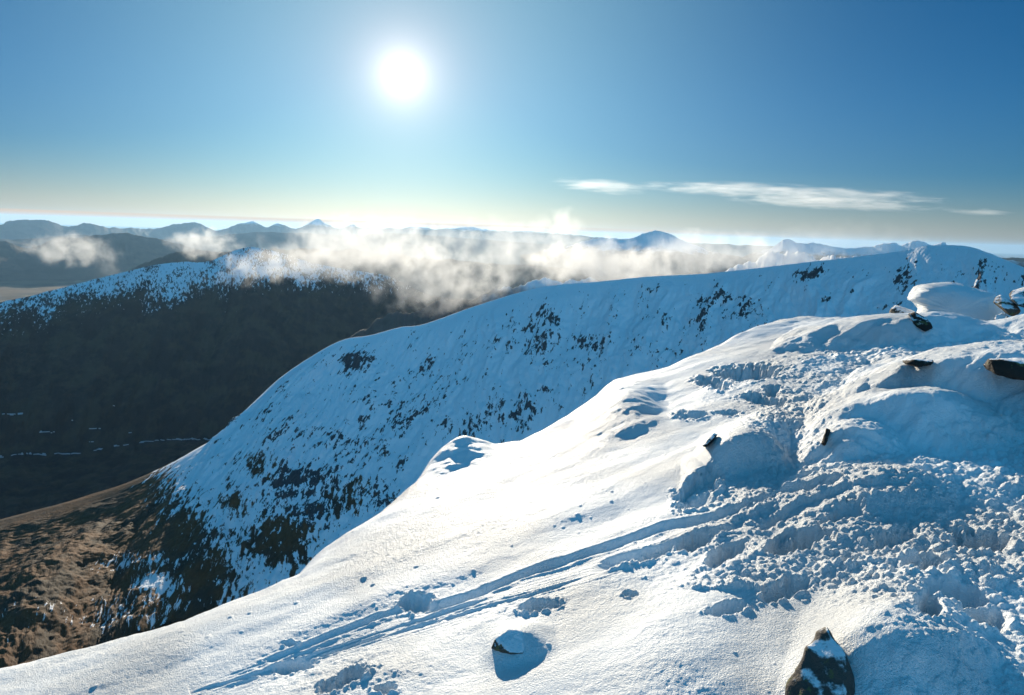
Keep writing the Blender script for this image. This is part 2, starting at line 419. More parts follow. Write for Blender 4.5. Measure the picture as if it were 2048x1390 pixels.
def fg_height(x, y, detail=True):
    """height of the snow surface and trampled mask at plan points"""
    x = np.asarray(x, float); y = np.asarray(y, float)
    r = np.hypot(x, y); th = np.arctan2(x, y)
    z = smooth_z(x, y)
    P = np.stack([x, y, z], -1)
    px, py = project(P)
    front = (y > 0.2)
    mh = mound_height(x, y)
    z = z + mh
    # trampled, clodded snow on the right
    tm = sstep(px - (1330 + (1080 - py) * 0.45), -40, 160) * (py < 1180)
    tm = np.maximum(tm, sstep(px - (1580 + (py - 1080) * 0.25), -30, 200) * (py >= 1080))
    tm = np.where(py < 700, np.maximum(tm * 0.7, sstep(px, 1600, 1700)), tm)
    for (cx, cy, sx, sy, am) in [(1450, 1120, 170, 60, .6), (1010, 1215, 110, 28, .55), (700, 1350, 200, 50, .5), (850, 1190, 120, 25, .25), (1500, 780, 110, 60, .45), (1480, 1000, 90, 60, .6)]:
        tm = np.maximum(tm, am * np.exp(-((px - cx) / sx) ** 2 - ((py - cy) / sy) ** 2))
    tm = np.where(front, tm, 0.5)
    tm = tm * np.clip(0.65 + 0.9 * fbm(x * 0.8, y * 0.8, 3, 21), 0.05, 1.0)
    shade_smooth = sstep(mh, 0.05, 0.22)
    tmc = tm * (1 - 0.6 * shade_smooth)
    tm_w = tmc; tm0 = tmc.copy()
    # footprints and tracks
    wob = fbm(x * 6, y * 6, 4, 31, 0.65) * 0.75
    for (cx, cy, ax, ay, t, dp) in HOLES:
        near = (np.abs(px - cx) < ax * 2.2) & (np.abs(py - cy) < ay * 2.2 + ax) & front
        if not near.any(): continue
        c, s = math.cos(math.radians(t)), math.sin(math.radians(t))
        qx = px[near] - cx; qy = py[near] - cy
        e = np.hypot((qx * c + qy * s) / ax, (-qx * s + qy * c) / ay) + wob[near]
        v_ = np.clip(-(-qx * s + qy * c) / ay, -1, 1)          # +1 at the far wall
        ins = 1 - sstep(e, 0.55, 1.05)
        z[near] -= 1.3 * dp * ins * (0.72 + 0.38 * v_) * (0.8 + 0.5 * wob[near])
        tm_w[near] = np.maximum(tm_w[near], 0.75 * (1 - sstep(e, 1.0, 1.5)))
    for (pts, hwid, dp) in GROOVES:
        xs_ = [p[0] for p in pts]; ys_ = [p[1] for p in pts]
        near = (px > min(xs_) - 40) & (px < max(xs_) + 40) & (py > min(ys_) - 40) & (py < max(ys_) + 40) & front
        if not near.any(): continue
        d, par, side = seg_dist(px[near], py[near], pts)
        n = len(pts) - 1
        fade = sstep(par, 0, 0.6) * sstep(n - par, 0, 0.6)
        e = d / hwid + wob[near] * 0.8
        z[near] -= fade * (dp * (1 - sstep(e, 0.45, 1.05)) - 0.22 * dp * np.exp(-((e - 1.35) / 0.3) ** 2))
    # fine combed streaks between the track edges
    d, par, side = seg_dist(px, py, [(380, 1400), (640, 1300), (900, 1220), (1200, 1135), (1460, 1050)])
    comb = np.exp(-(d / 26) ** 2) * (par > 0.02) * (par < 3.95) * front
    z = z - comb * 0.005 * (1 + gnoise(d * 0.35 * side + 40, par * 1.5, 77))
    if detail:
        # clods
        fine = sstep(r, 14, 5)
        k0 = clods(x + 0.03 * gnoise(x * 9, y * 9, 3), y + 0.03 * gnoise(x * 9, y * 9, 4), 0.34, 11, 0.6)
        k1 = clods(x + 0.012 * gnoise(x * 25, y * 25, 3), y + 0.012 * gnoise(x * 25, y * 25, 4), 0.13, 12, 0.75)
        k2 = clods(x + 0.006 * gnoise(x * 50, y * 50, 5), y + 0.006 * gnoise(x * 50, y * 50, 6), 0.055, 13, 0.8)
        k3 = clods(x, y, 0.027, 14, 0.8)
        rough = np.clip(tm_w, 0, 1)
        z = z + 0.09 * np.clip(tm0, 0, 1) * fbm(x * 1.7, y * 1.7, 4, 61) + rough * ( 0.032 * k0 * sstep(fbm(x * 1.1, y * 1.1, 2, 63), -0.35, 0.3)
                         + 0.028 * k1 * sstep(fbm(x * 2.5, y * 2.5, 3, 65), -0.4, 0.25) + 0.026 * k2 * fine + 0.014 * k3 * fine + 0.012 * fbm(x * 14, y * 14, 4, 67, 0.65))
        z = z + (1 - 0.6 * rough) * (0.005 * fbm(x * 3.1 + 9, y * 6.0, 4, 69, 0.6))
        # scattered single grains and small balls on the smooth snow
        sp = clods(x, y, 0.12, 15, 0.22, 0.07, 0.16)
        z = z + (0.25 + 0.75 * sstep(fbm(x * 0.9, y * 0.9, 2, 71), -0.2, 0.5)) * 0.010 * sp * (1 - rough) * sstep(r, 1.3, 2.0)
        # frost grain
        frost = np.clip(0.25 + 1.1 * fbm(x * 1.0 + 4, y * 1.0, 3, 73), 0.08, 1)
        z = z + frost * (0.0085 * fbm(x * 26, y * 26, 4, 75, 0.7)) * (1 - 0.5 * shade_smooth)
    # the far side drops away into the corrie
    Re = np.interp(th, E_th, E_r, left=E_r[0], right=E_r[-1])
    back = np.abs(th) > 1.2
    Re = np.where(th > E_th[-1], E_r[-1] + 6 * (th - E_th[-1]), Re)
    Re = np.where(th < E_th[0], E_r[0] + 3 * (E_th[0] - th), Re)
    Re = Re + 0.03 * fbm(th * 30, th * 0 + 2.0, 3, 81)
    t = np.maximum(r - Re + 0.25, 0)
    kk = 1.15
    drop = np.where(t < 1.6, kk * t * t / 3.2, kk * (t - 0.8))
    z = z - drop
    return z, tm_w

def build_foreground():
    q = QUALITY
    nd = int(1700 * q)
    th = np.concatenate([np.linspace(-math.pi, -1.0, 60)[:-1], np.linspace(-1.0, 1.08, nd), np.linspace(1.08, math.pi, 60)[1:-1]])
    # radii: fine from the camera's feet to the edge
    r = np.concatenate([np.linspace(0.15, 1.5, 30)[:-1], np.geomspace(1.5, 17.0, int(1250 * q)), np.geomspace(17.0, 620, 90)[1:]])
    R, TH = np.meshgrid(r, th, indexing='ij')
    x = R * np.sin(TH); y = R * np.cos(TH)
    z, tm = fg_height(x.ravel(), y.ravel())
    V = np.stack([x.ravel(), y.ravel(), z], -1)
    F = grid_faces(len(r), len(th), wrap=True)[:, ::-1]
    o = mesh_np('snow_slope', V, F, M_SNOW)
    link(o, kind='structure')
    print('foreground', len(V), time.time() - T0)
build_foreground()

# =====================================================================
# HILLS
# =====================================================================
def surf(rows, nv, nu, vfrac=None):
    """rows: list of control rows (k,3 in px,py,dist) -> grid (nv,nu,3)"""
    R = np.array([[at(p[0], p[1], p[2]) for p in row] for row in rows])       # (rows, k, 3)
    A = catmull(R.transpose(1, 0, 2), nu)                                      # (nu, rows, 3)
    B = catmull(A.transpose(1, 0, 2), nv)                                      # (nv, nu, 3)
    return B
def resample_v(B, t):
    """B (n,nu,3), t in 0..1 -> rows at t"""
    n = len(B) - 1; s = np.clip(t, 0, 1) * n; i = np.minimum(s.astype(int), n - 1); f = (s - i)[:, None, None]
    return B[i] * (1 - f) + B[i + 1] * f
def normals(B):
    du = np.gradient(B, axis=1); dv = np.gradient(B, axis=0)
    n = np.cross(du, dv); n /= (np.linalg.norm(n, axis=-1, keepdims=True) + 1e-9)
    n *= np.sign(n[..., 2:3] + 1e-9)
    return n
def arc(B):
    """metric coordinates along (s) and down (t)"""
    s = np.concatenate([np.zeros((len(B), 1)), np.cumsum(np.linalg.norm(np.diff(B, axis=1), axis=-1), 1)], 1)
    s = np.repeat(s[len(s) // 3][None], len(B), 0)
    t = np.concatenate([np.zeros((1, B.shape[1])), np.cumsum(np.linalg.norm(np.diff(B, axis=0), axis=-1), 0)], 0)
    return s, t
def blobs(px, py, L):
    o = np.zeros(px.shape)
    for (cx, cy, sx, sy, am) in L: o = np.maximum(o, am * np.exp(-((px - cx) / sx) ** 2 - ((py - cy) / sy) ** 2))
    return o

# ---- corrie headwall: the long ridge behind the summit slope
crest = [(-420, 1135, 1250), (-200, 1092, 1180), (0, 1045, 1120), (250, 972, 1080), (420, 885, 1060), (480, 832, 1060), (560, 757, 1060), (640, 703, 1070), (690, 679, 1075), (740, 671, 1080),
         (800, 655, 1080), (850, 648, 1080), (960, 609, 1075), (1080, 575, 1060), (1200, 563, 1040), (1300, 553, 1020), (1400, 548, 1000), (1500, 538, 975), (1600, 526, 950),
         (1700, 515, 930), (1800, 502, 915), (1860, 491, 905), (1930, 492, 890), (1975, 505, 870), (2048, 535, 840), (2200, 600, 780), (2450, 690, 700), (2800, 800, 640)]
cp = np.array(crest, float)
def mk(dx, ys, ds):
    return [(p[0] + a, b, c) for p, a, b, c in zip(crest, dx, ys, ds)]
n = len(crest)
X = cp[:, 0]
t_ = np.clip((X + 0) / 900, 0, 1)         # 0 at the left spur, 1 over the headwall
row1 = [(x - 30 - 60 * math.sin(math.pi * min(max((x) / 900, 0), 1)), y + dy, d * k) for (x, y, d), dy, k in
        zip(crest, np.interp(X, [-420, 0, 420, 700, 1100, 1500, 2000, 2800], [60, 62, 90, 110, 110, 110, 110, 110]),
            np.interp(X, [-420, 0, 420, 700, 1100, 1500, 2000, 2800], [.90, .88, .93, .93, .92, .91, .90, .90]))]
row2 = [(x - 60 - 130 * math.sin(math.pi * min(max((x) / 1000, 0), 1)), y + dy, d * k) for (x, y, d), dy, k in
        zip(crest, np.interp(X, [-420, 0, 250, 420, 700, 1100, 1500, 2000, 2800], [150, 150, 165, 235, 300, 300, 280, 260, 250]),
            np.interp(X, [-420, 0, 250, 420, 700, 1100, 1500, 2000, 2800], [.72, .72, .72, .78, .79, .78, .76, .75, .75]))]
row3 = [(x - 80 - 180 * math.sin(math.pi * min(max((x) / 1000, 0), 1)), y + dy, d * k) for (x, y, d), dy, k in
        zip(crest, np.interp(X, [-420, 0, 250, 420, 700, 1100, 1500, 2000, 2800], [300, 330, 380, 440, 560, 560, 520, 480, 450]),
            np.interp(X, [-420, 0, 250, 420, 700, 1100, 1500, 2000, 2800], [.52, .53, .54, .58, .60, .60, .58, .55, .55]))]
def build_headwall():
    q = QUALITY
    nu, nv = int(1300 * q), int(620 * q)
    face = surf([crest, row1, row2, row3], 240, nu)
    tt = np.linspace(0, 1, nv) ** 1.15
    face = resample_v(face, tt)
    cr = face[0]
    # back of the ridge: a narrow rounded top, then a long slope away
    out = cr - CAM; out[:, 2] = 0; out /= np.linalg.norm(out, axis=1, keepdims=True)
    backs = []
    for d, dz in [(900, -560), (500, -300), (250, -130), (120, -48), (60, -18), (30, -6.5), (14, -2.2), (6, -0.5)]:
        backs.append(cr + out * d + np.array([0, 0, dz]))
    backs = np.array(backs)
    nb = 60
    bb = resample_v(backs, np.linspace(0, 1, nb))
    B = np.concatenate([bb, face], 0)
    s, t = arc(B); t = t - t[nb][None]
    px, py = project(B)
    nrm = normals(B)
    below = sstep(t, 4, 60)
    # gullies and buttresses run down the fall line
    warp = 40 * fbm(s / 90, t / 110, 4, 101)
    g1 = ridged((s + warp) / 95, t / 420, 4, 103)
    g2 = ridged((s + warp * 0.4) / 26, t / 120, 4, 107)
    g3 = fbm(s / 7, t / 16, 4, 109)
    steep = sstep(px, 150, 600)
    amp = below * (0.35 + 0.65 * steep)
    amp = amp * (1 - 0.6 * sstep(px, 1650, 1800))
    disp = amp * (15.0 * (g1 - 0.5) + 5.5 * (g2 - 0.5) + 1.6 * g3) + 0.5 * sstep(t, -2, 8) * g3 * 0.8
    disp += 1.6 * sstep(np.abs(t), 6, 30) * fbm(s / 45, t / 45, 3, 115)
    lower = (1 - steep) * below
    disp += lower * (7 * fbm(s / 60, t / 40, 4, 117) + 2.2 * ridged(s / 22, t / 14, 4, 119))
    crest_j = np.exp(-(t / 10) ** 2) * (0.9 * fbm(s / 12, s * 0, 3, 121))
    B2 = B + nrm * disp[..., None]; B2[..., 2] += crest_j * 0.6
    rk = 0.30 + blobs(px, py, [(1090, 690, 150, 45, .55), (1070, 660, 70, 45, .6), (1420, 610, 70, 45, .6), (1475, 632, 45, 25, .85), (1600, 550, 60, 22, .55), (1280, 640, 120, 60, .3),
                               (700, 722, 60, 25, .8), (620, 775, 50, 35, .6), (880, 740, 90, 50, .45), (1040, 830, 80, 55, .55), (1810, 560, 28, 30, .95), (1860, 600, 120, 40, .45), (1840, 520, 60, 30, .3),
                               (960, 870, 120, 60, .4), (700, 900, 120, 120, .55), (620, 1000, 150, 120, .75), (800, 830, 100, 80, .45), (1950, 570, 120, 50, .4), (520, 850, 70, 60, .35), (1380, 680, 60, 60, .3)])
    rk -= 0.25 * np.exp(-(t / 14) ** 2)
    rk = rk + 0.75 * (g2 - 0.55) + 0.3 * (g1 - 0.55) + 0.15 * fbm(s / 130, t / 130, 3, 131)
    # bare ground low down and to the left
    ln = (py - (1010 + (px - 250) * 0.05)) / 120 - (px - 330) / 160
    ht = 0.5 + 0.42 * np.tanh(0.55 * ((330 - px) / 110 + (py - 950) / 260))
    ht = np.clip(ht, 0, 1)
    ht = ht * np.exp(-np.clip(px - 330, 0, None) / 500) + 0.25 * sstep(py, 850, 1150) * sstep(px, 300, 420)
    snowlow = blobs(px, py, [(150, 1230, 260, 60, .33), (230, 1130, 130, 30, .25), (60, 1300, 150, 40, .28), (300, 1170, 60, 30, .34)])
    ht = np.maximum(ht, blobs(px, py, [(560, 1090, 160, 120, .62), (470, 1010, 90, 80, .54), (690, 1000, 120, 110, .52), (520, 930, 80, 80, .50), (800, 900, 120, 90, .42), (420, 1150, 120, 80, .6)]))
    ht = np.clip(ht - snowlow, 0, 1)
    brown = sstep(px, 420, 250)
    uvw = np.stack([s, t, s * 0], -1)
    F = grid_faces(B.shape[0], B.shape[1])
    o = mesh_np('corrie_ridge', B2.reshape(-1, 3), F, corrie_material('corrie_snow_and_rock'), dict(uvw=uvw.reshape(-1, 3), rocky=rk.ravel(), heath=ht.ravel()))
    link(o, kind='structure')
    print('headwall', nu * nv, time.time() - T0)
build_headwall()

# ---- hill across the valley with the snowy top
def build_midhill():
    q = QUALITY
    crest = [(-500, 720, 2700), (-250, 665, 2775), (-100, 630, 2850), (0, 605, 2925), (60, 592, 2962), (130, 574, 3000), (200, 556, 3038), (300, 532, 3150), (360, 524, 3188), (410, 524, 3225), (440, 514, 3225), (470, 501, 3262), (500, 494, 3300),
             (530, 498, 3300), (570, 508, 3300), (620, 524, 3300), (700, 540, 3300), (760, 548, 3300), (800, 562, 3225), (860, 590, 3150), (950, 600, 3150), (1100, 600, 3225), (1400, 620, 3300)]
    X = np.array([c[0] for c in crest], float)
    def row(dy, k, dx=0): return [(x + dx, y + float(np.interp(x, [-500, 0, 500, 1400], dy)), d * k) for (x, y, d) in crest]
    rows = [crest, row([40, 45, 80, 80], .955, 0), row([95, 105, 190, 180], .90), row([180, 200, 320, 300], .83), row([330, 330, 440, 400], .76), row([560, 560, 640, 600], .45)]
    nu, nv = int(900 * q), int(420 * q)
    face = surf(rows, 240, nu); face = resample_v(face, np.linspace(0, 1, nv) ** 1.4)
    # flatten the valley floor
    floor = -760 + 25 * fbm(face[..., 0] / 500, face[..., 1] / 500, 4, 201)
    zz = face[..., 2]; face[..., 2] = np.maximum(zz, floor) + 12 * np.exp(-np.abs(zz - floor) / 30)
    cr = face[0]
    out = cr - CAM; out[:, 2] = 0; out /= np.linalg.norm(out, axis=1, keepdims=True)
    backs = np.array([cr + out * d + np.array([0, 0, dz]) for d, dz in [(1900, -640), (900, -420), (450, -190), (200, -70), (80, -20), (25, -4)]])
    nb = 40
    B = np.concatenate([resample_v(backs, np.linspace(0, 1, nb)), face], 0)
    s, t = arc(B); t = t - t[nb][None]
    px, py = project(B); nrm = normals(B)
    below = sstep(np.abs(t), 10, 200)
    steep = sstep(B[..., 2], -720, -560)
    warp = 70 * fbm(s / 300, t / 400, 3, 203)
    g1 = ridged((s + warp + 0.4 * t) / 330, t / 1300, 5, 205); g2 = ridged((s + 0.25 * t + warp * .4) / 85, t / 340, 4, 207)
    disp = below * (0.2 + 0.8 * steep) * (38 * (g1 - .5) + 15 * (g2 - .5)) + (3 + 3 * below) * fbm(s / 40, t / 60, 4, 209)
    B2 = B + nrm * disp[..., None]
    rk = 0.75 + 0.5 * (g2 - 0.5) + blobs(px, py, [(560, 520, 50, 14, .45), (60, 600, 160, 30, .2)])
    z = B[..., 2]
    snowline = np.interp(px, [-100, 100, 250, 500, 800, 1100], [-330, -305, -262, -245, -235, -235])
    sn = (z - snowline) / 110 + 0.5 * blobs(px, py, [(340, 640, 60, 55, 1.0), (430, 620, 70, 50, .5), (640, 625, 110, 22, .4)])
    ht = np.clip(0.53 - 0.22 * sn + 0.10 * fbm(s / 60, t / 200, 4, 231), 0.0, 1.0)
    ht = np.maximum(ht, sstep(-z, -(snowline - 150), -(snowline - 330)))
    # frozen river on the valley floor: a sheet of its own just above the ground
    d, par, sd = seg_dist(px, py, [(-60, 914), (0, 912), (60, 913), (120, 908), (180, 905), (215, 893), (250, 890), (320, 882), (350, 879), (400, 880), (470, 877)])
    dj = d + 2.6 * fbm(px / 16, py / 9, 4, 241)
    spots = blobs(px, py, [(30, 830, 40, 4, 1), (90, 866, 34, 4, 1), (190, 858, 26, 3, .9), (140, 842, 16, 4, .9), (260, 866, 8, 3, 1), (185, 884, 12, 3, 1), (60, 912, 40, 4, .8), (310, 937, 12, 2, 1), (230, 812, 20, 2.5, .8)])
    keep = (dj < 1.5) | (spots + 0.6 * fbm(px / 7, py / 4, 3, 243) > 0.75)
    Fr = grid_faces(*B.shape[:2]); kf = keep.ravel()[Fr].sum(1) >= 3; Fr = Fr[kf]
    ids, inv = np.unique(Fr, return_inverse=True)
    Vr = B2.reshape(-1, 3)[ids] + np.array([0, 0, 1.5])
    mr, Nr, outr = new_mat('river_ice'); principled(Nr, outr, Base_Color=(0.30, 0.35, 0.40, 1), Roughness=0.5)
    link(mesh_np('frozen_river', Vr, inv.reshape(-1, 4), mr), kind='structure')
    uvw = np.stack([s, t, s * 0], -1)
    o = mesh_np('snowy_hill', B2.reshape(-1, 3), grid_faces(*B.shape[:2]), corrie_material('hill_snow_and_heather', scale=0.75, heath=(0.011, 0.012, 0.013, 1)),
                dict(uvw=uvw.reshape(-1, 3), rocky=rk.ravel(), heath=ht.ravel()))
    link(o, kind='structure')
build_midhill()

# ---- generic range of hills seen in the distance
def hill_material(name, low, high, snow_at, snow_soft, feat):
    m, N, out = new_mat(name)
    geo = N.n('ShaderNodeNewGeometry'); p = geo.outputs['Position']
    z = N.n('ShaderNodeSeparateXYZ', i_0=p).outputs[2]
    n1 = N.noise(p, 1 / feat, 6.0, 0.62); n2 = N.noise(p, 1 / (feat * 4), 4.0, 0.55)
    zz = N.m('ADD', z, N.m('MULTIPLY', N.m('SUBTRACT', N.m('ADD', N.m('MULTIPLY', n1, 0.6), N.m('MULTIPLY', n2, 0.4)), 0.5), snow_soft * 5))
    c = N.mix(N.ss(n2, 0.4, 0.6), low, high)
    c = N.mix(N.m('MULTIPLY', N.ss(n1, 0.35, 0.65), 0.5), c, tuple(0.5 * v for v in low[:3]) + (1,))
    c = N.mix(N.ss(zz, snow_at - snow_soft, snow_at + snow_soft), c, (0.8, 0.83, 0.88, 1))
    principled(N, out, Base_Color=c, Roughness=0.9, Specular_IOR_Level=0.1)
    return m
def build_range(name, crest, half, base, mat, seed, nu=500, nv=70, rough=0.12, fine=6.0, jag=45.0):
    C = np.array([at(*c) for c in crest]); C = catmull(C, nu)
    out = C - CAM; out[:, 2] = 0; out /= np.linalg.norm(out, axis=1, keepdims=True)
    v = np.linspace(-1, 1, nv)[:, None]
    v = np.sign(v) * np.abs(v) ** 1.3
    hgt = (C[:, 2] - base)[None]
    sarc = np.concatenate([[0], np.cumsum(np.linalg.norm(np.diff(C, axis=0), axis=1))])[None].repeat(nv, 0)
    t = v * half
    fall = (1 - np.abs(v)) ** 1.15
    g = ridged(sarc / (half * 0.55) + t / half * 0.3, t / (half * 1.6), 5, seed) - 0.55
    z = base + hgt * np.clip(fall, 0, 1) + hgt * rough * 3 * g * sstep(np.abs(v), 0.02, 0.35) * (1 - np.abs(v))
    z += fine * fbm(sarc / (half * .05), t / (half * .05), 4, seed + 5) * (1 - np.abs(v))
    z += jag * fbm(sarc / (half * .16), t / (half * .5), 5, seed + 11, 0.6) * (1 - np.abs(v)) ** 2
    P = C[None, :, :] + out[None] * t[..., None]; P = P + 0 * z[..., None]; P[..., 2] = z
    o = mesh_np(name, P.reshape(-1, 3), grid_faces(nv, nu), mat)
    link(o, kind='structure'); return o
MH_FAR = hill_material('distant_hills', (0.05, 0.045, 0.04, 1), (0.075, 0.06, 0.045, 1), 40, 70, 260)
MH_MID = hill_material('moorland_hills', (0.05, 0.04, 0.03, 1), (0.09, 0.065, 0.045, 1), 40, 60, 160)
MH_SNOW = hill_material('snow_covered_hills', (0.05, 0.05, 0.055, 1), (0.08, 0.075, 0.07, 1), -180, 60, 90)
BASE = -790
build_range('distant_hills', [(-500, 450, 25688), (-250, 440, 25688), (-60, 452, 25688), (0, 449, 25688), (22, 441, 25688), (90, 440, 25688), (128, 452, 25688), (150, 452, 25688), (172, 445, 25688), (208, 454, 25688), (262, 456, 26364),
             (310, 457, 27040), (345, 449, 27040), (372, 446, 27040), (398, 446, 27040), (432, 461, 27040), (468, 451, 27040), (505, 443, 27040), (532, 454, 27040), (557, 447, 27040),
             (590, 457, 27040), (612, 450, 27040), (634, 438, 27040), (655, 449, 27040), (680, 456, 27040), (705, 449, 27040), (722, 455, 27040), (790, 456, 27040), (835, 454, 27040), (880, 458, 27040), (945, 454, 27040), (975, 460, 27040),
             (1060, 463, 27040), (1150, 470, 27040), (1240, 478, 27040), (1400, 486, 27040), (1700, 500, 27040), (2000, 517, 27040), (2500, 530, 27040)], 2600, BASE, MH_FAR, 301, 1400, 80, rough=.09, jag=70.0)
build_range('blue_hills', [(-400, 476, 18488), (-100, 478, 18488), (60, 478, 18488), (150, 470, 18488), (250, 474, 18488), (330, 478, 18488), (400, 474, 18488), (450, 470, 18488), (520, 464, 18488), (600, 466, 18488), (700, 470, 18488), (800, 466, 18488), (950, 478, 18488), (1150, 492, 18488), (1400, 505, 18488)], 2600, BASE, MH_FAR, 311, 600, 60)
build_range('dark_peak', [(1040, 510, 9880), (1120, 494, 9880), (1180, 479, 9880), (1215, 476, 9880), (1250, 478, 9880), (1268, 474, 9880), (1290, 465, 9880), (1313, 461, 9880), (1340, 468, 9880), (1365, 480, 9880), (1420, 500, 9880), (1500, 520, 9880)], 1800, BASE, MH_SNOW, 321, 400, 60)
build_range('jagged_hills', [(1480, 515, 10838), (1545, 492, 10838), (1573, 479, 10838), (1600, 486, 10838), (1625, 484, 10838), (1655, 491, 10838), (1700, 496, 10838), (1740, 492, 10838), (1765, 488, 10838), (1790, 484, 10838), (1806, 488, 10838), (1838, 480, 10838), (1862, 488, 10838), (1888, 486, 10838),
             (1905, 497, 10838), (2000, 518, 10838), (2200, 535, 10838)], 1800, BASE, MH_SNOW, 331, 400, 60)
build_range('low_moor', [(1850, 505, 12000), (1950, 512, 12000), (2060, 516, 12000), (2300, 524, 12000), (2600, 535, 12000)], 1600, BASE, MH_FAR, 371, 200, 40)
build_range('moorland_hill', [(-300, 500, 12350), (-100, 488, 12350), (0, 482, 12350), (60, 496, 12350), (110, 478, 12350), (180, 472, 12350), (240, 466, 12350), (270, 469, 12350), (330, 481, 12350), (400, 500, 12350), (470, 520, 12350), (560, 530, 12350), (800, 540, 12350)], 1700, BASE, MH_MID, 341, 500, 70)
build_range('brown_hill', [(120, 610, 6727), (180, 580, 6727), (235, 552, 6727), (290, 524, 6727), (345, 506, 6727), (400, 500, 6727), (450, 503, 6727), (550, 498, 6727), (700, 500, 6727), (900, 520, 6727), (1200, 540, 6727)], 1500, BASE, MH_MID, 351, 400, 60)
build_range('snowy_shoulder', [(1450, 540, 2600), (1540, 508, 2500), (1570, 503, 2500), (1640, 512, 2400), (1700, 516, 2300), (1800, 530, 2300), (1900, 545, 2300)], 700, -500, MH_SNOW, 361, 300, 50)
build_range('rocky_spur', [(660, 700, 2400), (730, 655, 2400), (790, 625, 2400), (830, 614, 2400), (880, 606, 2400), (960, 590, 2400), (1050, 560, 2400), (1150, 560, 2400), (1300, 570, 2400)], 800, -740, MH_SNOW, 381, 400, 60)

# ---- valley floor and plain to the horizon
def ground_material():
    m, N, out = new_mat('valley_moor')
    geo = N.n('ShaderNodeNewGeometry'); p = geo.outputs['Position']
    n1 = N.noise(p, 1 / 900.0, 6.0, 0.6); n2 = N.noise(p, 1 / 240.0, 5.0, 0.6)
    c = N.mix(N.ss(n1, 0.40, 0.6), (0.05, 0.038, 0.025, 1), (0.14, 0.09, 0.05, 1))
    c = N.mix(N.ss(n2, 0.58, 0.66), c, (0.20, 0.15, 0.085, 1))
    principled(N, out, Base_Color=c, Roughness=0.9, Specular_IOR_Level=0.1)
    return m
nx = 220
gx = np.sign(np.linspace(-1, 1, nx)) * np.abs(np.linspace(-1, 1, nx)) ** 2.2 * 90000
X_, Y_ = np.meshgrid(gx, gx, indexing='ij')
Z_ = -800 + 22 * fbm(X_ / 900, Y_ / 900, 4, 401) + 0 * X_
rr = np.hypot(X_, Y_)
Z_ = np.where(rr > 40000, -800, Z_)
o = mesh_np('valley_ground', np.stack([X_.ravel(), Y_.ravel(), Z_.ravel()], -1), grid_faces(nx, nx)[:, ::-1], ground_material())
link(o, kind='structure')
print('script', time.time() - T0)

# =====================================================================
# HAZE AND CLOUDS
# =====================================================================
def box_np(x0, x1, y0, y1, z0, z1):
    V = np.array([(x, y, z) for z in (z0, z1) for y in (y0, y1) for x in (x0, x1)], float)
    F = np.array([(0, 2, 3, 1), (4, 5, 7, 6), (0, 1, 5, 4), (2, 6, 7, 3), (0, 4, 6, 2), (1, 3, 7, 5)])
    return V, F
m, N, out = new_mat('thin_air')
pv = N.n('ShaderNodeVolumePrincipled'); pv.inputs['Color'].default_value = (0.34, 0.64, 1.0, 1)
pv.inputs['Density'].default_value = 1.25e-5; pv.inputs['Anisotropy'].default_value = 0.40
N.l(pv.outputs[0], out.inputs['Volume'])
V, F = box_np(-100000, 100000, -100000, 100000, -840, 320)
link(mesh_np('haze', V, F, m, smooth=False), kind='stuff')

def cloud_material(name, dens, wscale, soft=0.55, aniso=0.42, stretch=(1, 1, 1), thr=0.10, detail=5.0, seed=0.0):
    m, N, out = new_mat(name)
    tcn = N.n('ShaderNodeTexCoord'); geo = N.n('ShaderNodeNewGeometry')
    ob = tcn.outputs['Object']
    r = N.vm('LENGTH', ob, None, out=1)
    st = N.n('ShaderNodeVectorMath', operation='MULTIPLY'); N.put(st.inputs[0], geo.outputs['Position']); st.inputs[1].default_value = stretch
    pp = N.vm('ADD', st.outputs[0], (seed, seed * 1.7, 0))
    n1 = N.noise(pp, 1 / wscale, detail, 0.60, 0.3)
    n2 = N.noise(pp, 0.3 / wscale, 2.0, 0.5)
    f = N.m('ADD', N.m('MULTIPLY', n1, 1.75), N.m('MULTIPLY', n2, 0.55))
    f = N.m('SUBTRACT', f, 0.30)
    f = N.m('SUBTRACT', f, N.m('MULTIPLY', N.m('POWER', r, 2.0), soft))
    d = N.m('MULTIPLY', N.ss(f, 0.60 + thr, 1.06 + thr), dens)
    pv = N.n('ShaderNodeVolumePrincipled'); pv.inputs['Color'].default_value = (0.92, 0.955, 1.0, 1)
    N.put(pv.inputs['Density'], d); pv.inputs['Anisotropy'].default_value = aniso
    N.l(pv.outputs[0], out.inputs['Volume'])
    return m
def ico(sub=3):
    import bmesh
    bm = bmesh.new(); bmesh.ops.create_icosphere(bm, subdivisions=sub, radius=1.0)
    V = np.array([v.co[:] for v in bm.verts]); F = np.array([[v.index for v in f.verts] for f in bm.faces]); bm.free()
    return V, F
ICO_V, ICO_F = ico(2)
def cloud(label, px, py, dist, wpx, hpx, depth, dens, wscale, group=None, rot=0.0, **kw):
    c = at(px, py, dist); k = dist / FPX
    me = mesh_np('cloud', ICO_V * 1.02, ICO_F, cloud_material('cloud_vapour', dens * 0.34, wscale, **kw))
    me.location = c; me.scale = (wpx * k, depth, hpx * k)
    me.rotation_euler = (0, math.radians(rot), -math.atan2(c[0], c[1]))
    link(me, label=label, cat='cloud', group=group)
    return me
G = 'low clouds drifting behind the snowy ridge'
cloud('small pale cloud floating over the brown valley at far left', 140, 500, 4300, 85, 36, 240, 0.010, 70, G, thr=-0.04)
cloud('thin wisp trailing to the right of the small valley cloud', 205, 525, 4300, 36, 56, 120, 0.003, 60, G, thr=-0.05)
cloud('puffy cloud left of the snowy hilltop', 415, 487, 5200, 78, 36, 300, 0.010, 80, G, thr=-0.08)
